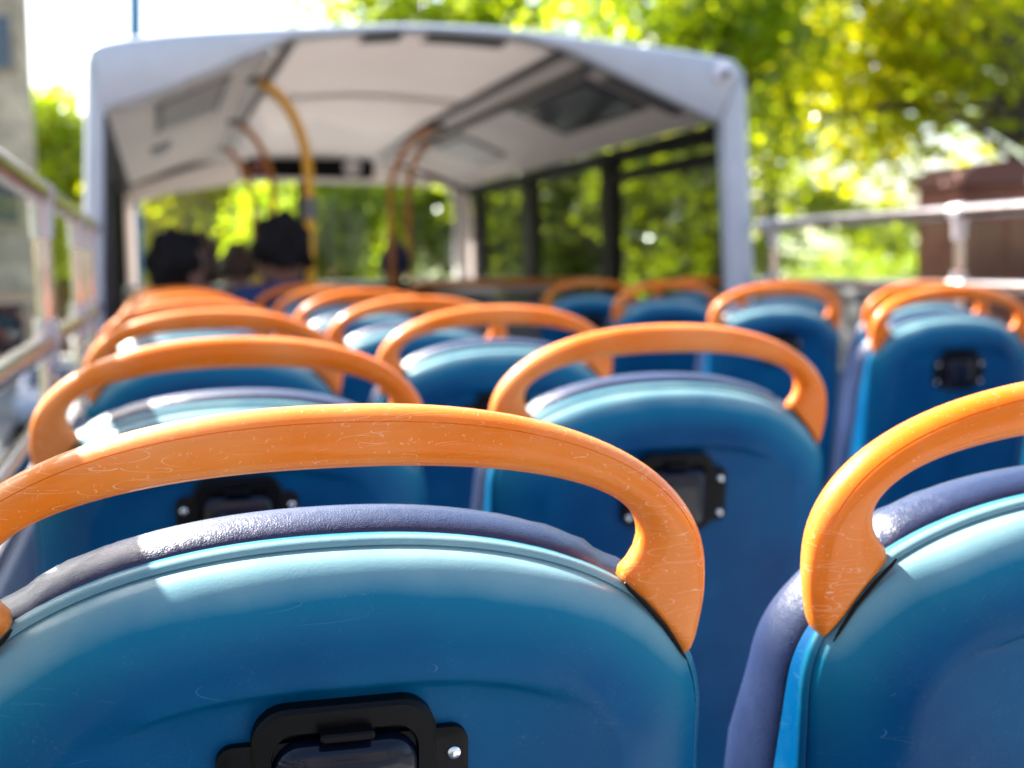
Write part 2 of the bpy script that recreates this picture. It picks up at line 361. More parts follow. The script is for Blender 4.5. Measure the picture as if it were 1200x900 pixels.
hd = bb('header_panel', MB().prism([(.60, E_+.63), (1.55, E_+.62), (1.55, E_+.765), (.60, E_+.765)], YF-.05, YF-.006), M_WFR, smooth=False, bevel=.012)
bb('round_mirror', MB().tube([(1.39, YF-.08, E_+.698), (1.39, YF-.05, E_+.698)], .062, 24), M_WHITE).parent = hd
bb('round_mirror', MB().tube([(.72, YF-.08, E_+.70), (.72, YF-.05, E_+.70)], .045, 24), mat('dull_red_sign', (.30, .10, .10), .5)).parent = hd
bb('sun_blind', MB().box(.55, 1.60, YF-.10, YF-.055, E_+.775, E_+.80), M_MTRIM, smooth=False, bevel=.01)
# front dash shelf
bb('dash_shelf', MB().box(X0+.05, X1-.06, YF-.5, YF+.1, E_-.32, E_-.12), M_MTRIM, smooth=False, bevel=.03)
# side windows
def side_windows(xo, xi, sgn):
    zt, zb = E_+.548, E_-.36
    fm = MB()
    ypost = [(YR+.07, 5.40), (6.75, 6.98), (8.30, 8.60), (9.72, YF)]
    for a, b in ypost: fm.box(xo, xi, a, b, zb, zt)
    for (a, b), (c, d) in zip(ypost, ypost[1:]):
        fm.box(xo, xi, b, c, zt-.055, zt-.0); fm.box(xo, xi, b, c, zb, zb+.03)
    o = bb('side_window', fm, M_WFR, smooth=False, bevel=.012)
    for (a, b), (c, d) in zip(ypost, ypost[1:]):
        xm = (xo+xi)/2
        bb('window_pane', MB().box(xm-.004, xm+.004, b-.01, c+.01, zb, zt-.01), M_TINT, smooth=False).parent = o
    if sgn > 0: bb('vent_bar', MB().box(xo-.002, xi+.002, 5.40, 6.75, E_+.40, E_+.455), M_WFR, smooth=False, bevel=.01).parent = o
    return o
side_windows(2.285, 2.335, 1); side_windows(-.235, -.195, -1)
bb('corner_lining', MB().box(-.188, -.150, YR+.10, YR+.32, 0, E_+.55), M_TRIM, smooth=False, bevel=.01)
bb('window_header', MB().box(2.215, 2.335, YR+.07, YF, E_+.505, E_+.552).box(-.235, -.150, YR+.07, YF, E_+.515, E_+.562), M_WFR, smooth=False, bevel=.008)
bb('window_sill', MB().box(2.20, 2.285, YR+.1, YF, E_-.44, E_-.36), M_MTRIM, smooth=False, bevel=.01)
bb('rear_panel', MB().box(X0, X1, -3.05, -3.0, -.3, E_-.3), M_BODY, smooth=False, bevel=.02)
# dome camera on the right gusset
dc = bb('dome_camera', MB().tube([(2.221, YR-.014, E_+.742), (2.221, YR, E_+.742)], .044, 28), M_WHITE)
bb('dome_lens', MB().ball((2.221, YR-.014, E_+.742), (.034, .026, .034), 20, 12), M_WHITE, angle=180).parent = dc
bb('dome_pupil', MB().ball((2.224, YR-.036, E_+.736), (.017, .012, .017), 14, 8), M_BLK, angle=180).parent = dc

# ---- guard rails (parts of the bus: rail > posts and clamps)
def guard_rail(x, ys, zt, zl, y0, y1, name='guard_rail'):
    r = bb(name, MB().tube([(x, y0, zt), (x, y1, zt)], .021, 20), M_RAIL)
    bb('lower_rail', MB().tube([(x, y0, zl), (x, y1, zl)], .019, 16), M_RAIL).parent = r
    for y in ys:
        bb('post', MB().tube([(x, y, E_-.40), (x, y, zt-.02)], .017, 14), M_RAIL).parent = r
        bb('clamp', MB().tube([(x, y, zt-.085), (x, y, zt-.02), (x, y, zt)], [.021, .023, .026], 14), M_CLAMP).parent = r
        bb('clamp', MB().tube([(x, y-.035, zt), (x, y+.035, zt)], .0255, 16), M_CLAMP).parent = r
        bb('clamp', MB().tube([(x, y-.04, zl), (x, y+.04, zl)], .024, 16), M_CLAMP).parent = r
        bb('clamp', MB().tube([(x, y, zl-.045), (x, y, zl+.045)], .023, 14), M_CLAMP).parent = r
    for a, b in zip(ys, ys[1:]):
        bb('guard_pane', MB().box(x-.003, x+.003, a+.05, b-.05, zl+.03, zt-.035), M_SCREEN, smooth=False).parent = r
    return r
guard_rail(-.208, [-.9, .9, 2.78, 3.95, 4.65], E_+.145, E_-.140, -3, YR+.05)
guard_rail(2.40, [-2.2, 0, 1.9, 3.78, 5.10], E_+.135, E_-.094, -3, YR+.05)
g2 = bb('wall_tube', MB().tube([(-.16, -3, E_-.215), (-.16, YR, E_-.215)], .015, 12), M_RAIL)

# ---- bent grab poles under the canopy
def pole(xt, xb, y, m, lab, zt, clampz=None):
    p = thing('grab_pole', lab, 'grab pole', (xb, y, 0), 'bent grab poles under the canopy')
    dx = xt-xb; pts = []
    zk = E_+.38
    pts.append((0, 0, 0))
    pts.append((0, 0, zk-.15))
    for i in range(13):
        t = i/12; a = t*math.pi/2*.86
        pts.append((dx*(1-math.cos(a))/(1-math.cos(math.pi/2*.86)), 0, zk+(zt-zk)*math.sin(a)/math.sin(math.pi/2*.86)))
    MB().tube(pts, .023 if clampz else .019, 14).build('pole', m, p)
    MB().tube([(dx, 0, zt-.012), (dx, 0, zt+.012)], .042, 16).build('ceiling_flange', M_TRIM, p)
    MB().tube([(0, 0, 0), (0, 0, .012)], .045, 16).build('floor_flange', M_TRIM, p)
    if clampz: MB().tube([(0, 0, clampz-.045), (0, 0, clampz+.045)], .032, 14).build('bell_box', M_MTRIM, p)
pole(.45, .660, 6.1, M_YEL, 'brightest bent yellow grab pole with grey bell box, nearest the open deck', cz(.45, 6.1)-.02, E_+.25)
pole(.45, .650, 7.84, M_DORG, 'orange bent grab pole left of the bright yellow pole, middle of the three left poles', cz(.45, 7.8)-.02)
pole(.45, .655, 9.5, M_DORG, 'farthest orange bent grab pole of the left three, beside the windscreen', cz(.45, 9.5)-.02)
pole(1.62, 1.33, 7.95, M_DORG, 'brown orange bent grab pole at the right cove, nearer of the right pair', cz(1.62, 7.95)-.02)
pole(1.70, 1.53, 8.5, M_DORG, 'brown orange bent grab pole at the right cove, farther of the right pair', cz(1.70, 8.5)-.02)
# stairwell guard ahead of the right seats
sg = thing('stairwell_guard', 'grey stairwell panel with a straight orange top rail behind the right seats', 'guard panel', (1.75, 6.9, 0))
MB().box(1.28, 2.20, 6.88, 6.91, .05, E_-.20).build('panel', M_MTRIM, sg, smooth=False, bevel=.01, world=True)
MB().tube([(1.25, 6.9, 0), (1.25, 6.9, E_-.16), (1.27, 6.9, E_-.115), (1.32, 6.9, E_-.105), (2.20, 6.9, E_-.105)], .021, 14).build('top_rail', M_DORG, sg, world=True)
MB().box(1.75, 2.18, 7.1, 8.9, E_-.16, E_-.10).build('cover_shelf', M_WHITE, sg, smooth=False, bevel=.02, world=True)

# ================================================================== SEAT
LEAN = .1077
HT = EYE-.0685                                   # height of the handle top
OZ = HT-.067*math.cos(LEAN)
def P(x, y, z):                                  # seat-back frame -> thing frame ; z=0 shell top, y=0 shell rim plane, -y towards the camera
    return (x, .067*math.sin(LEAN) - z*math.sin(LEAN) + y*math.cos(LEAN), OZ + z*math.cos(LEAN) + y*math.sin(LEAN))
def arch(n_top=64, a=.2, b=.11, n=2.2, off=0.):
    """closed outline, clockwise from lower left: side, arch, side, rounded bottom"""
    pts = []
    H = -.57
    for i in range(17):
        z = H+.06+(-.11-(H+.06))*i/17; pts.append((-(a-.012*smooth(-z, .25, .55)) - off, z))
    for i in range(n_top+1):
        t = math.pi-math.pi*i/n_top; c, s_ = math.cos(t), math.sin(t)
        x = a*math.copysign(abs(c)**(2/n), c); z = b*abs(s_)**(2/n)-b
        nx = math.copysign(abs(c)**(2-2/n), c)/a if abs(c) > 1e-6 else 0; nz = abs(s_)**(2-2/n)/b; l = math.hypot(nx, nz)
        pts.append((x+off*nx/l, z+off*nz/l))
    for i in range(17):
        z = -.11+(H+.06+.11)*(i+1)/17; pts.append(((a-.012*smooth(-z, .25, .55))+off, z))
    for i in range(1, 8):
        t = i/8; x = (a-.012)*(1-2*t); pts.append((x*(1+off/.2), H+.06-.06*math.sin(math.pi*t)**.35-off))
    return pts
def wall(z): return .007+.028*min(1, max(0, (-z-.06)/.14))+.03*smooth(-z, .2, .4)
def thick(z): return 1+.70*min(1, max(0, (-z-.05)/.13))
OUTL = arch()
def spine(x, z): return (x*.12, min(max(z, -.50), -.17))
def shell():
    def el(d): return -.0365*math.sqrt(max(0, 1-(1-min(1, (d-.0045)/.054))**2))-.0035
    prof = [(0, 'w'), (0, .004), (0, .000), (.0010, -.0018), (.0024, -.0034), (.0036, -.0036), (.0043, -.0026)]
    prof += [(d, el(d)) for d in (.0060, .0075, .0095, .0125, .0160, .020, .024, .029, .035, .042, .050)]
    prof += [(.058, -.0402), (.0612, -.0404), (.0630, -.0396), (.0650, -.0366), (.0680, -.0350), (.078, -.0352), (.09, -.0358), (.105, -.0365), (.12, -.0365), (.14, -.0365), (.16, -.0365)]
    global FD; FD = [q[0] for q in prof]
    rings = []
    for d, y in prof:
        rg = []
        for x, z in OUTL:
            cx, cz_ = spine(x, z); dl = math.hypot(cx-x, cz_-z) or 1e-6; k = min(d/dl, 1.) if d < .16 else 1.
            px, pz = x+(cx-x)*k, z+(cz_-z)*k
            yy = wall(z) if y == 'w' else y
            if y != 'w':
                side = smooth(-z, .10, .22)                 # edge bulge is tighter on the sides
                if d > 0:
                    d2 = d*(1+.5*side); yb = -.0365*min(1, (d2/.058))**.62 if d2 > 0 else 0
                    up_ = (1-smooth(abs(x), .12, .19))*(1-smooth(-z, .06, .12))
                    yy = yy*up_ + (min(y, 0) if d < .0055 else yb)*(1-up_)
                    if d > .06: yy = yy*up_ + (-.0365)*(1-up_)
            rg.append(P(px, yy, pz))
        rings.append(rg)
    return MB().rings(rings, cap1=True)
def cushion():
    rings = []
    th = .050
    for d, y in [(.012, 0), (.004, .000), (0, .003), (-.003, .010), (-.005, .018), (-.005, .028), (-.002, .038), (.004, .046), (.012, .052), (.03, .060), (.06, .068), (.10, .074), (.16, .076)]:
        rg = []
        for x, z in OUTL:
            cx, cz_ = spine(x, z); dl = math.hypot(cx-x, cz_-z) or 1e-6
            k = min(d/dl, 1.) if d < .16 else 1.
            w0 = wall(z)
            pin = .0025*math.exp(-((abs(x)-.148)/.006)**2)*(1 if -.10 < z else 0) if d < .02 else 0    # stitched seam pinch
            wr = .0006*math.sin(x*260+y*300)*math.exp(-((abs(x)-.13)/.03)**2)
            px, pz = x+(cx-x)*(k+pin/dl), z+(cz_-z)*(k+pin/dl)
            if z > -.12: pz += .002+wr
            rg.append(P(px*(1-.01*smooth(-z, .03, .14)), w0-.001+y*thick(z), pz))
        rings.append(rg)
    return MB().rings(rings, cap1=True, cap0=False)
HA = sorted([2*math.pi*k/26 for k in range(26) if k != 4] + [R(51), R(53), R(55)])
SEAMK = HA.index(R(53))
def handle():
    n = 28; O, I = [], []
    def se(t, a, b, nn, z0): c, s_ = math.cos(t), math.sin(t); return (a*abs(c)**(2/nn), b*abs(s_)**(2/nn)+z0)
    for i in range(n+1):
        t = math.pi/2*(1-i/n); O.append(se(t, .2, .100, 2.2, -.033)); I.append(se(t, .1625, .0455, 2.25, -.010))
    tailO = [(.2000, -.040), (.1995, -.047), (.1985, -.054), (.1972, -.061), (.1955, -.0675), (.1925, -.0740), (.1890, -.0780)]
    tailI = [(.1610, -.0165), (.1575, -.0225), (.1530, -.0275), (.1520, -.0325), (.1620, -.0420), (.1735, -.0550), (.1835, -.0705)]
    O += tailO; I += tailI
    m = len(O); half = []
    for i in range(m):
        o, q = Vector(O[i]), Vector(I[i]); w_ = (o-q).length/2; c = (o+q)/2
        f = smooth(i, n-8, n+5)
        dep = .0158*(1-f)+.0125*f
        yc = .003
        e = 2-.0*f; rg = []
        for k, a in enumerate(HA):
            ca, sa = math.cos(a), math.sin(a); pw = 1-.38*f
            u = math.copysign(abs(ca)**pw, ca); v = math.copysign(abs(sa)**pw, sa)
            if i == m-1: u *= 1.; v *= .55
            p2 = c + (o-q)/2*u
            seam = -.0008*(1-f) if k == SEAMK else 0
            rg.append((p2.x, yc - v*(dep+seam), p2.y))
        half.append(rg)
    left = [[(-x, y, z) for x, y, z in rg] for rg in half[::-1]]
    full = left[:-1]+half
    return MB().rings([[P(*p) for p in rg] for rg in full], cap0=True, cap1=True)
def rrect(w_, h, r, n=6, cx=0, cz_=0):
    o = []
    for qx, qz, a0 in ((1, 1, 0), (-1, 1, 90), (-1, -1, 180), (1, -1, 270)):
        for i in range(n+1):
            a = R(a0+90*i/n); o.append((cx+qx*(w_/2-r)+r*math.cos(a), cz_+qz*(h/2-r)+r*math.sin(a)))
    return o
FY = -.0365
def boxes(root):
    top_, cz0 = -.094, -.1135
    bw, bh = .089, .088
    fr_ = MB()
    def lay(sh, y): return [P(x, y, z) for x, z in sh]
    o1 = rrect(bw, bh, .017, cz_=cz0)
    i1 = rrect(bw-.018, bh-.020, .012, cz_=cz0-.002)
    fr_.rings([lay(o1, FY+.006), lay(o1, FY-.0068), lay(rrect(bw-.004, bh-.004, .016, cz_=cz0), FY-.0090), lay(i1, FY-.0090), lay(rrect(bw-.022, bh-.024, .011, cz_=cz0-.002), FY-.0005)], cap0=False, cap1=True)
    e1 = rrect(.122, .060, .008, cz_=cz0-.004)
    fr_.rings([lay(e1, FY+.006), lay(e1, FY-.0045), lay(rrect(.119, .057, .007, cz_=cz0-.006), FY-.006)], cap1=True)
    fo = fr_.build('holder_frame', M_BLK, root, angle=35)
    sc = MB()
    def screw(x, z):
        s_ = MB(); c = []
        for rr, y in ((.0034, FY-.0058), (.0034, FY-.0066), (.0026, FY-.0074), (.0012, FY-.0078)):
            c.append([P(x+rr*math.cos(a), y, z+rr*math.sin(a)) for a in np.linspace(0, 2*math.pi, 15)[:-1]])
        s_.rings(c, cap1=True)
        b = MB()
        s_.build('screw', M_STEEL, root, angle=30).parent = fo
    for x in (-.0535, .0535):
        for z in (cz0+.013, cz0-.026): screw(x, z)
    # bulging pocket lid
    lw, lh = .071, .066; rg = []
    for k, y in ((1., FY-.001), (1., FY-.006), (.975, FY-.0095), (.92, FY-.0125), (.80, FY-.0150), (.6, FY-.0165), (.35, FY-.0172), (.1, FY-.0174)):
        rg.append([P(x*k, y, cz0-.006+(z-cz0+.006)*k) for x, z in rrect(lw, lh, .014, cz_=cz0-.006)])
    MB().rings(rg, cap1=True).build('holder_lid', M_LID, root, angle=180)
    tb = rrect(.026, .0045, .002, n=4, cz_=cz0+.0315)
    MB().rings([lay(tb, FY-.009), lay(tb, FY-.0165), lay(rrect(.024, .0025, .001, n=4, cz_=cz0+.0315), FY-.0175)], cap1=True).build('holder_lip', M_BLK, root, angle=35).parent = fo
SG = 'blue seats with orange handles on the open deck'
def make_seat(label, loc):
    r = thing('bus_seat', label, 'bus seat', loc, SG)
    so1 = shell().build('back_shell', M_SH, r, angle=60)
    at_ = so1.data.attributes.new('fade_highlight', 'FLOAT', 'POINT'); n_o = len(OUTL)
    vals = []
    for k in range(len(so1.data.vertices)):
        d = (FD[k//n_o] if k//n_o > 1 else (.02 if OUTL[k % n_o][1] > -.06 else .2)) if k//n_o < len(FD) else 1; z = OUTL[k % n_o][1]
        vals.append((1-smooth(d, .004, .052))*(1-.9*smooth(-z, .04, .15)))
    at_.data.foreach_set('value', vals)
    cushion().build('back_cushion', M_VI, r, angle=180)
    handle().build('grab_handle', M_OR, r, angle=75)
    hk = [c for c in r.children if c.name.startswith('grab_handle')][0]
    for s_ in (-1, 1):
        MB().tube([P(s_*(x+.0012), -.0105, z-.0012) for x, z in ((.1500, -.0300), (.1525, -.0335), (.1615, -.0425), (.1730, -.0558), (.1815, -.0685), (.1858, -.0755))], [.0006, .0011, .0013, .0013, .0011, .0004], 8).build('gap_shade', M_BLK, r).parent = hk  # black tube drawn for the shaded gap between handle foot and shell
    boxes(r)
    # seat squab and pedestal
    sq = MB(); rg = []
    for k, z in ((.9, .36), (1., .375), (1.02, .40), (1., .435), (.93, .455), (.6, .465), (.1, .468)):
        rg.append([(x*k, .11+.20+(y)*k, z) for x, y in rrect(.42, .42, .05)])
    sq.rings(rg, cap0=True, cap1=True).build('seat_cushion', M_FABR, r)
    MB().box(-.17, .17, .12, .46, .33, .362).build('seat_pan', M_SH, r, smooth=False, bevel=.01)
    MB().tube([(0, .28, .33), (0, .26, .02)], [.035, .03], 14).box(-.12, .12, .12, .42, 0, .02).build('pedestal', M_MTRIM, r)
    return r
X = [.0797, .5425, 1.6982, 2.1616]
WORD = ['nearest', 'second nearest', 'third', 'fourth', 'fifth', 'sixth', 'seventh', 'eighth', 'ninth']
rows_l = [.669, 1.419, 2.188, 2.923, 3.648, 4.38, 5.12, 5.86, 6.60]
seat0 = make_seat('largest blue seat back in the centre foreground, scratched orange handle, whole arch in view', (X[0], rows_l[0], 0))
def seat(c, y, lab):
    o = copy_thing(seat0, (X[c]+random.uniform(-.003, .003), y+random.uniform(-.006, .006), random.uniform(-.003, .003)), lab)
    o.rotation_euler = (R(random.uniform(-.5, .5)), R(random.uniform(-.4, .4)), R(random.uniform(-.8, .8)))
ordw = ['first', 'second', 'third', 'fourth', 'fifth', 'sixth', 'seventh', 'eighth', 'ninth']
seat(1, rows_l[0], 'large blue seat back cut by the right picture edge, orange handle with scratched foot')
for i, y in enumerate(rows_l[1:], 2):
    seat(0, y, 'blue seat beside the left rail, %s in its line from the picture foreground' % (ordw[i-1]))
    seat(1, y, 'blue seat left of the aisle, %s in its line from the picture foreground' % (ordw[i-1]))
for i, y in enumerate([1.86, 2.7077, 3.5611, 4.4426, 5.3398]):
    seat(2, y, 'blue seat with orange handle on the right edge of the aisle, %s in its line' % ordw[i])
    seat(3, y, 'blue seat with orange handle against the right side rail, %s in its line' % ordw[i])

# ================================================================== PEOPLE
M_SKIN = mat('skin', (.26, .13, .085), .6); M_SKIN2 = mat('skin_fair', (.55, .33, .25), .55)
def skin_mesh(name, nodes, edges, m, parent, sub=2):
    me = bpy.data.meshes.new(name); me.from_pydata([n[0] for n in nodes], edges, [])
    o = bpy.data.objects.new(name, me); COL.objects.link(o); me.materials.append(m)
    sk = o.modifiers.new('skin', 'SKIN'); sk.use_smooth_shade = True
    lay = me.skin_vertices[0] if me.skin_vertices else None
    if lay is None:
        bpy.context.view_layer.update(); lay = me.skin_vertices[0]
    for i, n in enumerate(nodes):
        r_ = n[1]; lay.data[i].radius = r_ if hasattr(r_, '__len__') else (r_, r_)
    lay.data[0].use_root = True
    sb = o.modifiers.new('sub', 'SUBSURF'); sb.levels = sub; sb.render_levels = sub
    o.parent = parent; return o
def person(label, x, y, hz, hairm, topm, yawd=0, longh=.0, lean=.0, skin=M_SKIN, sc=1., glint=False):
    """seated passenger; hz = height of the crown above the deck"""
    p = thing('person', label, 'person', (x, y, 0))
    p.rotation_euler = (0, 0, R(yawd))
    h = hz-.235                                    # chin height region
    hip = (0, .16, .50)
    ny = .02+lean
    N_ = [(hip, (.13, .15)), ((0, .10, .68), (.13, .11)), ((0, .05, .88), (.15, .11)), ((0, .03, h-.045), (.13, .085)), ((0, ny, h+.0), .055), ((0, ny+.01, h+.05), .052)]
    body_n = N_[:6]
    E = [(0, 1), (1, 2), (2, 3), (3, 4), (4, 5)]
    def limbs(rs):
        n, e = [], []
        for s_ in (-1, 1):
            b = 6+len(n)
            n += [((s_*.17, .03, h-.065), rs*.062), ((s_*.225, .10, h-.38), rs*.046), ((s_*.13, .33, h-.50), rs*.036), ((s_*.09, .40, h-.50), rs*.028)]
            e += [(3, b), (b, b+1), (b+1, b+2), (b+2, b+3)]
            b2 = 6+len(n)
            n += [((s_*.10, .30, .50), rs*.085), ((s_*.11, .58, .50), rs*.062), ((s_*.11, .60, .10), rs*.042), ((s_*.11, .70, .05), rs*.034)]
            e += [(0, b2), (b2, b2+1), (b2+1, b2+2), (b2+2, b2+3)]
        return n, e
    ln, le = limbs(.9)
    body = skin_mesh('body', [(q[0], (q[1][0]*.9, q[1][1]*.9) if hasattr(q[1], '__len__') else q[1]) for q in body_n]+ln, E+le, skin, p)
    # head, with brow, nose, chin and ears, joined to the neck
    def hf(d):
        q = 1.
        if d.y > .2: q += .05*math.exp(-((d.x/.16)**2+((d.z+.10)/.14)**2))*2.2      # nose
        if d.y > .1 and d.z < -.4: q += .04
        if abs(d.x) > .9: q += .12*math.exp(-((d.z+.05)/.25)**2)
        return q
    hc = (0, ny+.035, h+.115)
    hd_ = MB().ball(hc, (.075*sc, .095*sc, .118*sc), 28, 20, hf); hd_.build('head', skin, p, angle=180)
    def hrf(d):
        return 1+.13*math.sin(5*d.x+3+x*20)*math.sin(6*d.z+1)+.05*math.sin(11*d.y+2)+.03*math.sin(23*d.x)*math.sin(19*d.y+17*d.z)
    hv = MB(); nu, nv = 30, 18; vs = []
    for i in range(nv+1):
        th = math.pi*i/nv*(.62+longh)
        for k in range(nu):
            ph = 2*math.pi*k/nu; d = Vector((math.sin(th)*math.cos(ph), math.sin(th)*math.sin(ph), math.cos(th)))
            cut = 1. if d.y < .45 or d.z > .45 else .80
            q = hrf(d)*cut; vs.append((hc[0]+d.x*.092*sc*q, hc[1]-.012+d.y*.112*sc*q, hc[2]+.010+d.z*.132*sc*q))
    hv.add(vs, [(i*nu+k, (i+1)*nu+k, (i+1)*nu+(k+1) % nu, i*nu+(k+1) % nu) for i in range(nv) for k in range(nu)])
    ho = hv.build('hair', hairm, p, angle=180); so_ = ho.modifiers.new('thick', 'SOLIDIFY'); so_.thickness = .006
    ln, le = limbs(1.)
    jn = body_n[:4]+[((0, ny-.01, h-.01), .088), ((0, ny-.012, h+.03), .078)]
    j = []; je = [(0, 1), (1, 2), (2, 3), (3, 4), (4, 5)]
    for q in jn: j.append((q[0], (q[1][0]*1.06, q[1][1]*1.1) if hasattr(q[1], '__len__') else q[1]))
    for s_ in (-1, 1):
        b = len(j); j += [((s_*.175, .03, h-.06), .080), ((s_*.23, .10, h-.38), .062), ((s_*.14, .32, h-.50), .048)]; je += [(3, b), (b, b+1), (b+1, b+2)]
    jo = skin_mesh('jacket', j, je, topm, p)
    t_ = [((0, .16, .49), (.15, .16))]; te = []
    for s_ in (-1, 1):
        b = len(t_); t_ += [((s_*.10, .30, .50), .095), ((s_*.11, .58, .50), .074), ((s_*.11, .60, .12), .058)]; te += [(0, b), (b, b+1), (b+1, b+2)]
    skin_mesh('trousers', t_, te, mat('dark_trousers', (.02, .022, .03), .9), p)
    return p
BLKH = mat('black_hair', (.008, .006, .006), .85, spec=.2); BRH = mat('brown_hair', (.06, .028, .016), .55)
person('person with black hair in a dark padded jacket seated by the left window', .035, 5.27, EYE+.118, BLKH, mat('dark_jacket', (.018, .022, .035), .45, noise=(9, (.06, .065, .08), .5, .65)), -62, sc=1.05, longh=.12)
person('person with thick black hair and a navy top seated beside the bright yellow pole', .49, 5.30, EYE+.160, BLKH, mat('navy_top', (.012, .030, .10), .8), 28, sc=1.16)
person('person with brown hair seated just ahead of the black haired person by the left window', .17, 6.02, EYE+.125, BRH, mat('blue_jumper', (.03, .07, .16), .8), -10, skin=M_SKIN2, longh=.1)
person('person with short brown hair seated far ahead between the two black haired people', .40, 7.0, EYE+.105, BRH, mat('blue_shirt', (.02, .05, .15), .8), 5, skin=M_SKIN2)
person('person in a dark blue cap and top seated far ahead right of the aisle', 1.36, 8.0, EYE+.115, mat('navy_cap', (.01, .02, .08), .7), mat('black_top', (.01, .01, .012), .8), 0)

# ================================================================== OUTSIDE
def struct(o): o['kind'] = 'structure'; return o
M_GR = mat('ground_earth', (.10, .10, .06), .95, noise=(.3, (.05, .09, .02), .4, .6), bump=(3, .5, .05))
M_ASPH = mat('asphalt', (.055, .055, .058), .9, noise=(25, (.075, .075, .078), .4, .6), bump=(80, .4, .01))
M_PAVE = mat('paving', (.28, .27, .25), .85, noise=(6, (.22, .21, .20), .4, .6))
M_MARK = mat('road_paint', (.75, .75, .72), .7)
struct(MB().box(-900, 900, -900, 1100, GROUND-.3, GROUND-.004).build('ground', M_GR, smooth=False))
struct(MB().box(-2.9, 7.6, -60, 300, GROUND-.2, GROUND).build('road', M_ASPH, smooth=False))
struct(MB().box(-5.4, -2.9, -60, 300, GROUND-.2, GROUND+.13).build('pavement', M_PAVE, smooth=False))
struct(MB().box(7.6, 10.6, -60, 300, GROUND-.2, GROUND+.13).build('pavement', M_PAVE, smooth=False))
mk = MB()
for i in range(-8, 40): mk.box(2.75, 2.87, i*6., i*6+3., GROUND-.01, GROUND+.005)
struct(mk.build('road_markings', M_MARK, smooth=False))

def m_stone(name, c1, c2, mortar, sx, sz):
    m = mat(name, c1, .9); t = m.node_tree; b = t.nodes['Principled BSDF']
    mp = t.nodes.new('ShaderNodeMapping'); mp.inputs['Rotation'].default_value = (R(90), 0, 0); t.links.new(coord(t), mp.inputs['Vector'])
    br = N(t, 'ShaderNodeTexBrick', Color1=(*c1, 1), Color2=(*c2, 1), Mortar=(*mortar, 1), Scale=1., **{'Brick Width': sx, 'Row Height': sz, 'Mortar Size': .012})
    ad = t.nodes.new('ShaderNodeVectorMath'); ad.operation = 'MULTIPLY_ADD'
    n0 = N(t, 'ShaderNodeTexNoise', Scale=2.5, Detail=3.); L(t, coord(t), n0, 'Vector')
    t.links.new(n0.outputs['Color'], ad.inputs[0]); ad.inputs[1].default_value = (.12, .12, .12); t.links.new(mp.outputs[0], ad.inputs[2])
    t.links.new(ad.outputs[0], br.inputs['Vector'])
    n = N(t, 'ShaderNodeTexNoise', Scale=.9, Detail=8.); L(t, coord(t), n, 'Vector')
    t.links.new(mix(t, ramp(t, n.outputs['Fac'], .38, .62, 0, .85), br.outputs['Color'], (c2[0]*.6, c2[1]*.6, c2[2]*.6, 1)), b.inputs['Base Color'])
    bumpn(t, br.outputs['Fac'], -.6, .03, b); return m
M_STONE = m_stone('old_stone', (.90, .66, .44), (.62, .45, .31), (.42, .31, .22), .55, .28)
M_BRICK = m_stone('red_brick', (.25, .065, .035), (.15, .04, .022), (.24, .13, .09), .22, .075)
M_WALLST = m_stone('grey_wall_stone', (.26, .25, .26), (.20, .19, .20), (.13, .13, .13), .45, .22)
M_SLATE = mat('slate_roof', (.17, .15, .20), .6, noise=(1.5, (.11, .10, .13), .4, .6))
M_RENDER = mat('white_render', (.72, .70, .68), .8)
M_DGL = mat('dark_window_glass', (.02, .03, .045), .08, coat=.5)
# stone tower house at the far left
tw = thing('stone_tower', 'tall weathered stone building with small dark windows at the left picture edge', 'building', (-9, 43, GROUND))
MB().box(-15.5, -3.31, 40, 43, GROUND, GROUND+14).build('wall', M_STONE, tw, smooth=False, world=True)
MB().box(-15.6, -3.2, 39.9, 43.1, GROUND+14, GROUND+14.35).build('parapet', M_STONE, tw, smooth=False, world=True)
for wx in (-4.0, -7.2, -10.4):
    for wz in (1.0, 4.6, 8.75):
        f = MB().box(wx-.55, wx+.55, 39.9, 40.05, GROUND+wz-.1, GROUND+wz+1.5).build('window_surround', M_STONE, tw, smooth=False, world=True)
        MB().box(wx-.42, wx+.42, 39.87, 39.93, GROUND+wz, GROUND+wz+1.38).build('window', M_DGL, tw, smooth=False, world=True).parent = f
tag(MB().box(-6.3, -5.9, 8, 39, GROUND, GROUND+1.9).box(-6.38, -5.82, 8, 39, GROUND+1.9, GROUND+2.0).build('stone_wall', M_WALLST, None, smooth=False, bevel=.02), 'grey stone boundary wall running along the left pavement', 'wall')
# brick gate lodge at the right
bk_ = thing('brick_building', 'small red brown brick building with dark flat cap behind the right rail', 'building', (12, 17, GROUND))
MB().box(9.55, 14.6, 15, 16, GROUND, EYE+.86).build('wall', M_BRICK, bk_, smooth=False, world=True)
MB().prism([(9.48, EYE+.86), (9.52, EYE+1.0), (9.75, EYE+1.12), (10.1, EYE+1.17), (10.4, EYE+1.12), (10.4, EYE+.86)], 14.9, 16.05).build('curved_cap', mat('dark_red_cap', (.14, .045, .03), .7), bk_, smooth=False, world=True)
MB().box(10.41, 14.7, 14.95, 16.05, EYE+.86, EYE+.98).build('flat_roof', M_RENDER, bk_, smooth=False, world=True)
MB().box(9.9, 10.6, 14.93, 15.01, GROUND, GROUND+2.1).build('door', mat('dark_green_door', (.02, .05, .03), .5), bk_, smooth=False, world=True)
for wx in (11.3, 12.9): MB().box(wx, wx+.8, 14.95, 15.02, EYE-1.9, EYE-.6).build('window', M_DGL, bk_, smooth=False, world=True)
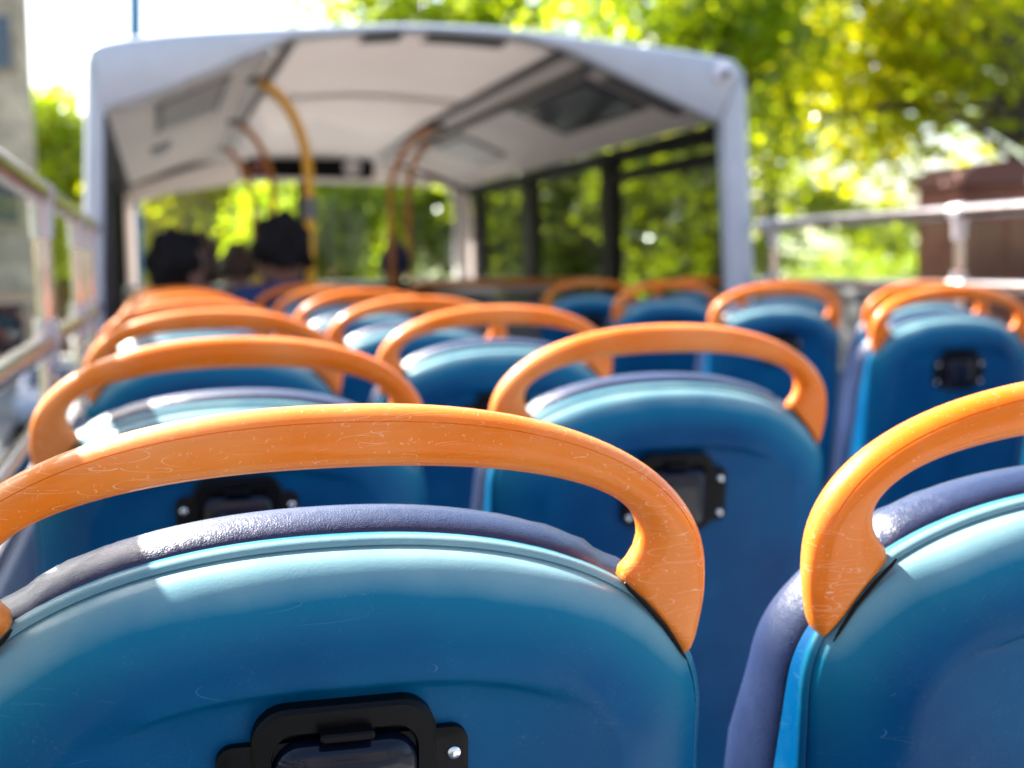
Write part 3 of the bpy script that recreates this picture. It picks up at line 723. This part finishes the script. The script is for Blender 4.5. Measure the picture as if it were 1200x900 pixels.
# parapet wall on the right
tag(MB().box(10.9, 11.3, 20, 60, GROUND, EYE-.62).box(10.82, 11.38, 20, 60, EYE-.62, EYE-.52).build('stone_wall', M_WALLST, None, smooth=False, bevel=.02), 'grey stone parapet wall beyond the right pavement, left of the brick building', 'wall')
def house(name, lab, x0, x1, y0, y1, ze, zr, wallm, cat='house', axis='x'):
    h = thing(name, lab, cat, ((x0+x1)/2, (y0+y1)/2, GROUND))
    MB().box(x0, x1, y0, y1, GROUND, ze).build('wall', wallm, h, smooth=False, world=True)
    ym = (y0+y1)/2; xm = (x0+x1)/2
    if axis == 'x':
        rv = [(x0-.2, y0-.3, ze), (x1+.2, y0-.3, ze), (x1+.2, y1+.3, ze), (x0-.2, y1+.3, ze), (x0-.2, ym, zr), (x1+.2, ym, zr)]
        fcs = [(0, 1, 5, 4), (2, 3, 4, 5), (0, 4, 3), (1, 2, 5), (0, 3, 2, 1)]
    else:
        rv = [(x0-.3, y0-.2, ze), (x1+.3, y0-.2, ze), (x1+.3, y1+.2, ze), (x0-.3, y1+.2, ze), (xm, y0-.2, zr), (xm, y1+.2, zr)]
        fcs = [(0, 1, 4), (1, 2, 5, 4), (2, 3, 5), (3, 0, 4, 5), (0, 3, 2, 1)]
    rf = MB().add(rv, fcs).build('roof', M_SLATE, h, smooth=False, world=True)
    MB().box(x0+.6, x0+1.3, ym-.35, ym+.35, ze, zr+.9).build('chimney', M_BRICK, h, smooth=False, world=True)
    n = max(2, int((x1-x0)/3))
    for i in range(n):
        wx = x0+(i+.5)*(x1-x0)/n
        for wz in (GROUND+1, GROUND+3.6):
            if wz+1.3 < ze:
                f = MB().box(wx-.5, wx+.5, y0-.04, y0+.02, wz, wz+1.3).build('window', M_RENDER, h, smooth=False, world=True)
                MB().box(wx-.42, wx+.42, y0-.06, y0-.035, wz+.08, wz+1.22).build('pane', M_DGL, h, smooth=False, world=True).parent = f
    return h
house('low_cottage', 'long low cottage with purple grey slate roof seen under the right rail', 25, 34, 60, 66, EYE-1.2, EYE+.1, M_RENDER)

tb_ = thing('unseen_terrace', 'unseen stone terrace added behind the bus to darken reflections', 'building', (0, -22, GROUND))  # out of view; added to darken reflections and cut fill light
MB().box(-30, 30, -28, -20, GROUND, GROUND+13).build('wall', M_WALLST, tb_, smooth=False, world=True)
MB().box(-30.3, 30.3, -28.3, -19.7, GROUND+13, GROUND+13.4).build('parapet', M_WALLST, tb_, smooth=False, world=True)
for i in range(12):
    for wz in (1.2, 5.0, 8.8): MB().box(-27+i*4.8, -25.6+i*4.8, -20.02, -19.95, GROUND+wz, GROUND+wz+2.2).build('window', M_DGL, tb_, smooth=False, world=True)
# foliage ------------------------------------------------------------
def m_leaf(name, c1, c2, tr=.55):
    m = bpy.data.materials.new(name); m.use_nodes = True; t = m.node_tree; b = t.nodes['Principled BSDF']; o = t.nodes['Material Output']
    g = t.nodes.new('ShaderNodeNewGeometry'); c = mix(t, g.outputs['Random Per Island'], (*c1, 1), (*c2, 1))
    t.links.new(c, b.inputs['Base Color']); b.inputs['Roughness'].default_value = .22; b.inputs['Specular IOR Level'].default_value = .8
    tl = t.nodes.new('ShaderNodeBsdfTranslucent')
    br = mix(t, 1., c, (3.8, 3.5, .45, 1), 'MULTIPLY'); t.links.new(br, tl.inputs[0])
    x = t.nodes.new('ShaderNodeMixShader'); x.inputs[0].default_value = tr
    t.links.new(b.outputs[0], x.inputs[1]); t.links.new(tl.outputs[0], x.inputs[2]); t.links.new(x.outputs[0], o.inputs[0]); return m
M_LEAF = m_leaf('plane_tree_leaves', (.11, .15, .006), (.21, .20, .010), .75); M_LEAF2 = m_leaf('dark_leaves', (.06, .09, .008), (.12, .14, .012), .6)
M_LEAF3 = m_leaf('yellow_green_leaves', (.10, .16, .012), (.17, .20, .02), .6)
M_BARK = mat('bark', (.10, .075, .055), .9, noise=(6, (.05, .04, .03), .4, .6), bump=(20, .6, .03))
def leaves(clumps, n, size, flat=.0):
    """clumps: (x,y,z,r) ; n leaves in all; each a bent two-face leaf"""
    C = np.array(clumps); vol = C[:, 3]**2.2; idx = RNG.choice(len(C), n, p=vol/vol.sum())
    d = RNG.normal(size=(n, 3)); d /= np.linalg.norm(d, axis=1)[:, None]; rad = RNG.random(n)**.45
    c = C[idx, :3] + d*(rad*C[idx, 3])[:, None]*np.array([1, 1, .8])
    a = RNG.normal(size=(n, 3)); a[:, 2] *= .5; a /= np.linalg.norm(a, axis=1)[:, None]
    b = np.cross(a, RNG.normal(size=(n, 3))); b /= np.linalg.norm(b, axis=1)[:, None]; nn = np.cross(a, b)
    s = (size*(.6+.8*RNG.random(n)))[:, None]
    v = np.stack([c-a*s*.5, c+b*s*.42+nn*s*.10, c+a*s*.55, c-b*s*.42+nn*s*.10], 1).reshape(-1, 3)
    i = np.arange(n)*4; f = np.stack([i, i+1, i+2, i, i+2, i+3], 1).reshape(-1, 3)
    return v, f
def np_mesh(name, v, f, m, parent, off):
    me = bpy.data.meshes.new(name); v = v-np.array(off)
    me.vertices.add(len(v)); me.vertices.foreach_set('co', v.astype(np.float32).ravel())
    me.loops.add(f.size); me.loops.foreach_set('vertex_index', f.astype(np.int32).ravel())
    me.polygons.add(len(f)); me.polygons.foreach_set('loop_start', np.arange(0, f.size, f.shape[1], dtype=np.int32)); 
    me.update(calc_edges=True); me.validate(); me.materials.append(m)
    o = bpy.data.objects.new(name, me); COL.objects.link(o); o.parent = parent; return o
TG = 'trees along the street'
def tree(name, lab, x, y, h, cr, zc, rx, ry, rz, n, size, m, nc=34, trunk=.28, group=TG, zmin=-9, dx=0.):
    """crown = many leaf clumps spread through an uneven ellipsoid around (x,y,zc); limbs reach them"""
    t = thing(name, lab, 'tree', (x, y, GROUND), group)
    cl = []
    for i in range(nc):
        d = RNG.normal(size=3); d /= np.linalg.norm(d); r_ = RNG.random()**.5
        cl.append((x+dx+d[0]*r_*rx, y+d[1]*r_*ry, zc+d[2]*r_*rz, cr*(.6+.7*RNG.random())))
    cl = [(a, b, max(c, zmin+r_*.75), r_) for a, b, c, r_ in cl]
    v, f = leaves(cl, n, size); np_mesh('crown', v, f, m, t, (x, y, GROUND))
    mb = MB(); zb = max(GROUND+1.6, zc-rz*.75)
    mb.tube([(x, y, GROUND), (x+.05, y, GROUND+.5), (x, y+.05, (GROUND+zb)/2), (x, y, zb), (x+.1, y, zc)], [trunk*1.35, trunk, trunk*.85, trunk*.7, trunk*.35], 12)
    for c in cl[::2]:
        s0 = Vector((x, y, zb+(zc-zb)*RNG.random())); e = Vector(c[:3]); md = (s0+e)/2+Vector((0, 0, .3))
        mb.tube([s0, md, e], [trunk*.32, trunk*.18, .025], 7)
    mb.build('trunk', M_BARK, t, world=True); return t
# near right plane trees
tree('plane_tree', 'big overhanging tree whose sunlit crown fills the sky above the right rail', 14.2, 20, 9, 1.0, EYE+3.5, 2.9, 1.3, 3.0, 6200, .17, M_LEAF, 60, zmin=EYE+.85, dx=-2.9)
tree('plane_tree', 'tree with bright yellow green crown just right of the canopy', 7.9, 19, 9, 1.0, EYE+3.4, 2.3, 1.2, 3.0, 6500, .17, M_LEAF3, 46, zmin=EYE+.8)
tree('plane_tree', 'darker tree filling the gap behind the big overhanging crown', 12.6, 27, 9, 1.3, EYE+4.3, 4.2, 1.4, 3.2, 5500, .22, M_LEAF3, 46, zmin=EYE+1.6)
tree('plane_tree', 'sunlit yellow tree rising behind the middle of the canopy roof', 6.3, 28, 10, 1.3, EYE+4.8, 3.6, 1.3, 3.2, 9000, .22, M_LEAF3, 44)
tree('plane_tree', 'tall tree at the right picture edge above the brick building', 15.2, 21, 10, 1.1, EYE+4.2, 2.9, 1.3, 2.8, 6500, .18, M_LEAF3, 44, zmin=EYE+1.6)
# trees seen through the right windows
tree('street_tree', 'dark tree seen through the nearest right canopy window', 6.0, 15.5, 8, .7, EYE+.35, .6, 1.8, 1.6, 4000, .13, M_LEAF2, 22)
tree('street_tree', 'tree seen through the middle right canopy window', 6.8, 22.5, 8, 1.1, EYE+1.0, 1.6, 1.4, 2.2, 6000, .16, M_LEAF2, 24)
# trees ahead
tree('street_tree', 'yellow green tree straight ahead seen through the middle of the windscreen', 4.6, 42, 10, 1.6, EYE+1.2, 2.2, 3, 3.3, 11000, .26, M_LEAF3, 26)
tree('street_tree', 'tree ahead seen through the left half of the windscreen', 1.6, 50, 10, 1.9, EYE+1.6, 3.0, 3, 3.4, 10000, .28, M_LEAF, 26)
tree('street_tree', 'grey green tree ahead seen through the far left of the windscreen', -1.6, 62, 9, 2.0, EYE+.6, 3.2, 3, 3.4, 10000, .3, M_LEAF2, 24)
tree('street_tree', 'tree ahead seen through the right end of the windscreen', 9.6, 44, 9, 1.7, EYE+1.2, 2.6, 3, 3.0, 10000, .26, M_LEAF2, 24)
tree('street_tree', 'sunlit yellow tree between the stone building and the canopy', -3.5, 54, 10, 1.6, EYE+3.3, 1.7, 2.4, 3.6, 10000, .26, M_LEAF3, 24)
for i, (bx, by, bz, l) in enumerate(((-5.0, 32, -.2, 'dark green bush in front of the stone building'), (-7.0, 28, -.7, 'round green bush behind the left boundary wall'),)):
    s = thing('bush', l, 'bush', (bx, by, GROUND), 'bushes on the left')
    v, f = leaves([(bx+RNG.normal()*.5, by+RNG.normal()*.5, GROUND+.6+(bz+EYE-GROUND)*RNG.random()*.9, .7) for _ in range(16)], 5000, .13); np_mesh('crown', v, f, M_LEAF2, s, (bx, by, GROUND))
    MB().tube([(bx, by, GROUND), (bx, by, GROUND+1.4)], [.08, .04], 8).build('trunk', M_BARK, s, world=True)
# sunlit hedges and shrubs across the street, right
for i, (x0, x1, y, h0, l) in enumerate(((11.6, 19.5, 34, EYE-.30, 'bright sunlit hedge behind the right rail post'), (19.8, 30, 50, EYE+.25, 'long light green hedge in front of the cottage'))):
    s = thing('hedge', l, 'hedge', ((x0+x1)/2, y, GROUND), 'hedges on the right')
    cl = [(x0+(x1-x0)*k/13, y+RNG.normal()*.2, GROUND+(h0-GROUND)*q, .62) for k in range(14) for q in (.15, .4, .65, .86)]
    v, f = leaves(cl, 12000, .14); np_mesh('crown', v, f, M_LEAF3, s, ((x0+x1)/2, y, GROUND))
    mb = MB()
    for k in range(6): mb.tube([(x0+(x1-x0)*(k+.5)/6, y, GROUND), (x0+(x1-x0)*(k+.5)/6, y, GROUND+1.5)], [.06, .04], 6)
    mb.build('stems', M_BARK, s, world=True)
struct(MB().add([(8, 90, GROUND), (160, 90, GROUND), (160, 170, EYE+7), (8, 170, EYE+5), (8, 260, GROUND), (160, 260, GROUND)], [(0, 1, 2, 3), (3, 2, 5, 4)]).build('grass_hill', mat('dry_pale_grass', (.40, .40, .24), .9, noise=(.08, (.20, .25, .08), .45, .6)), smooth=False))
far = []
for k in range(60): far.append((-60+k*2.6+RNG.normal(), 120+RNG.normal()*6, GROUND+2+RNG.random()*7, 3.2))
v, f = leaves(far, 22000, .8); o = np_mesh('distant_woodland', v, f, M_LEAF2, None, (0, 0, 0)); o['kind'] = 'stuff'
# lamp post beyond the canopy
lp = thing('street_lamp', 'slender pale blue lamp post rising behind the canopy roof', 'street lamp', (-.21, 30, GROUND))
M_LP = mat('pale_blue_paint', (.05, .20, .38), .4)
MB().tube([(-.52, 30, GROUND), (-.50, 30, GROUND+1), (-.50, 30, GROUND+1.02), (-.19, 30, GROUND+9.6)], [.2, .2, .15, .14], 14).build('post', M_LP, lp, world=True)
MB().tube([(-.19, 30, GROUND+9.5), (-.12, 30, GROUND+10), (.2, 30, GROUND+10.3), (.9, 30, GROUND+10.4)], [.05, .045, .04, .035], 10).build('arm', M_LP, lp, world=True)
MB().ball((1.15, 30, GROUND+10.36), (.38, .14, .09), 16, 8).build('lantern', M_MTRIM, lp, world=True)
# parked cars at the right kerb
def car(lab, x, y, m, loc_group='parked cars along the right kerb'):
    c = thing('parked_car', lab, 'car', (x, y, GROUND), loc_group)
    prof = [(-2.05, .35), (-2.1, .62), (-1.95, .82), (-1.2, .93), (-.65, 1.36), (.75, 1.42), (1.45, .98), (2.0, .88), (2.1, .55), (2.02, .33)]
    rg = [[(sx, yy, z) for yy, z in prof] for sx in (-.80, -.86, .86, .80)]
    b = MB().rings(rg, cap0=True, cap1=True); b.build('body', m, c, bevel=.05, angle=30)
    for s_ in (-1, 1):
        MB().add([(s_*.872, -1.0, .93), (s_*.872, -.6, 1.30), (s_*.872, .7, 1.35), (s_*.872, 1.25, .98)], [(0, 1, 2, 3)]).build('side_window', M_DGL, c, smooth=False)
        for wy in (-1.3, 1.3): MB().tube([(s_*.70, wy, .32), (s_*.89, wy, .32)], .32, 20).build('wheel', M_BLK, c)
    MB().add([(-.7, -1.17, .98), (.7, -1.17, .98), (.65, -.70, 1.34), (-.65, -.70, 1.34)], [(0, 1, 2, 3)]).build('rear_window', M_DGL, c, smooth=False)
    return c
CP = lambda n, c: mat(n, c, .25, coat=.8)
car('white car parked behind the right side rail', 6.6, 24, CP('white_car_paint', (.7, .7, .72)))
car('dark blue car parked ahead of the white car', 6.6, 30, CP('blue_car_paint', (.03, .05, .18)))
car('silver car parked at the left kerb below the stone building', -1.9, 30, CP('silver_car_paint', (.4, .42, .46)), 'cars at the left kerb')
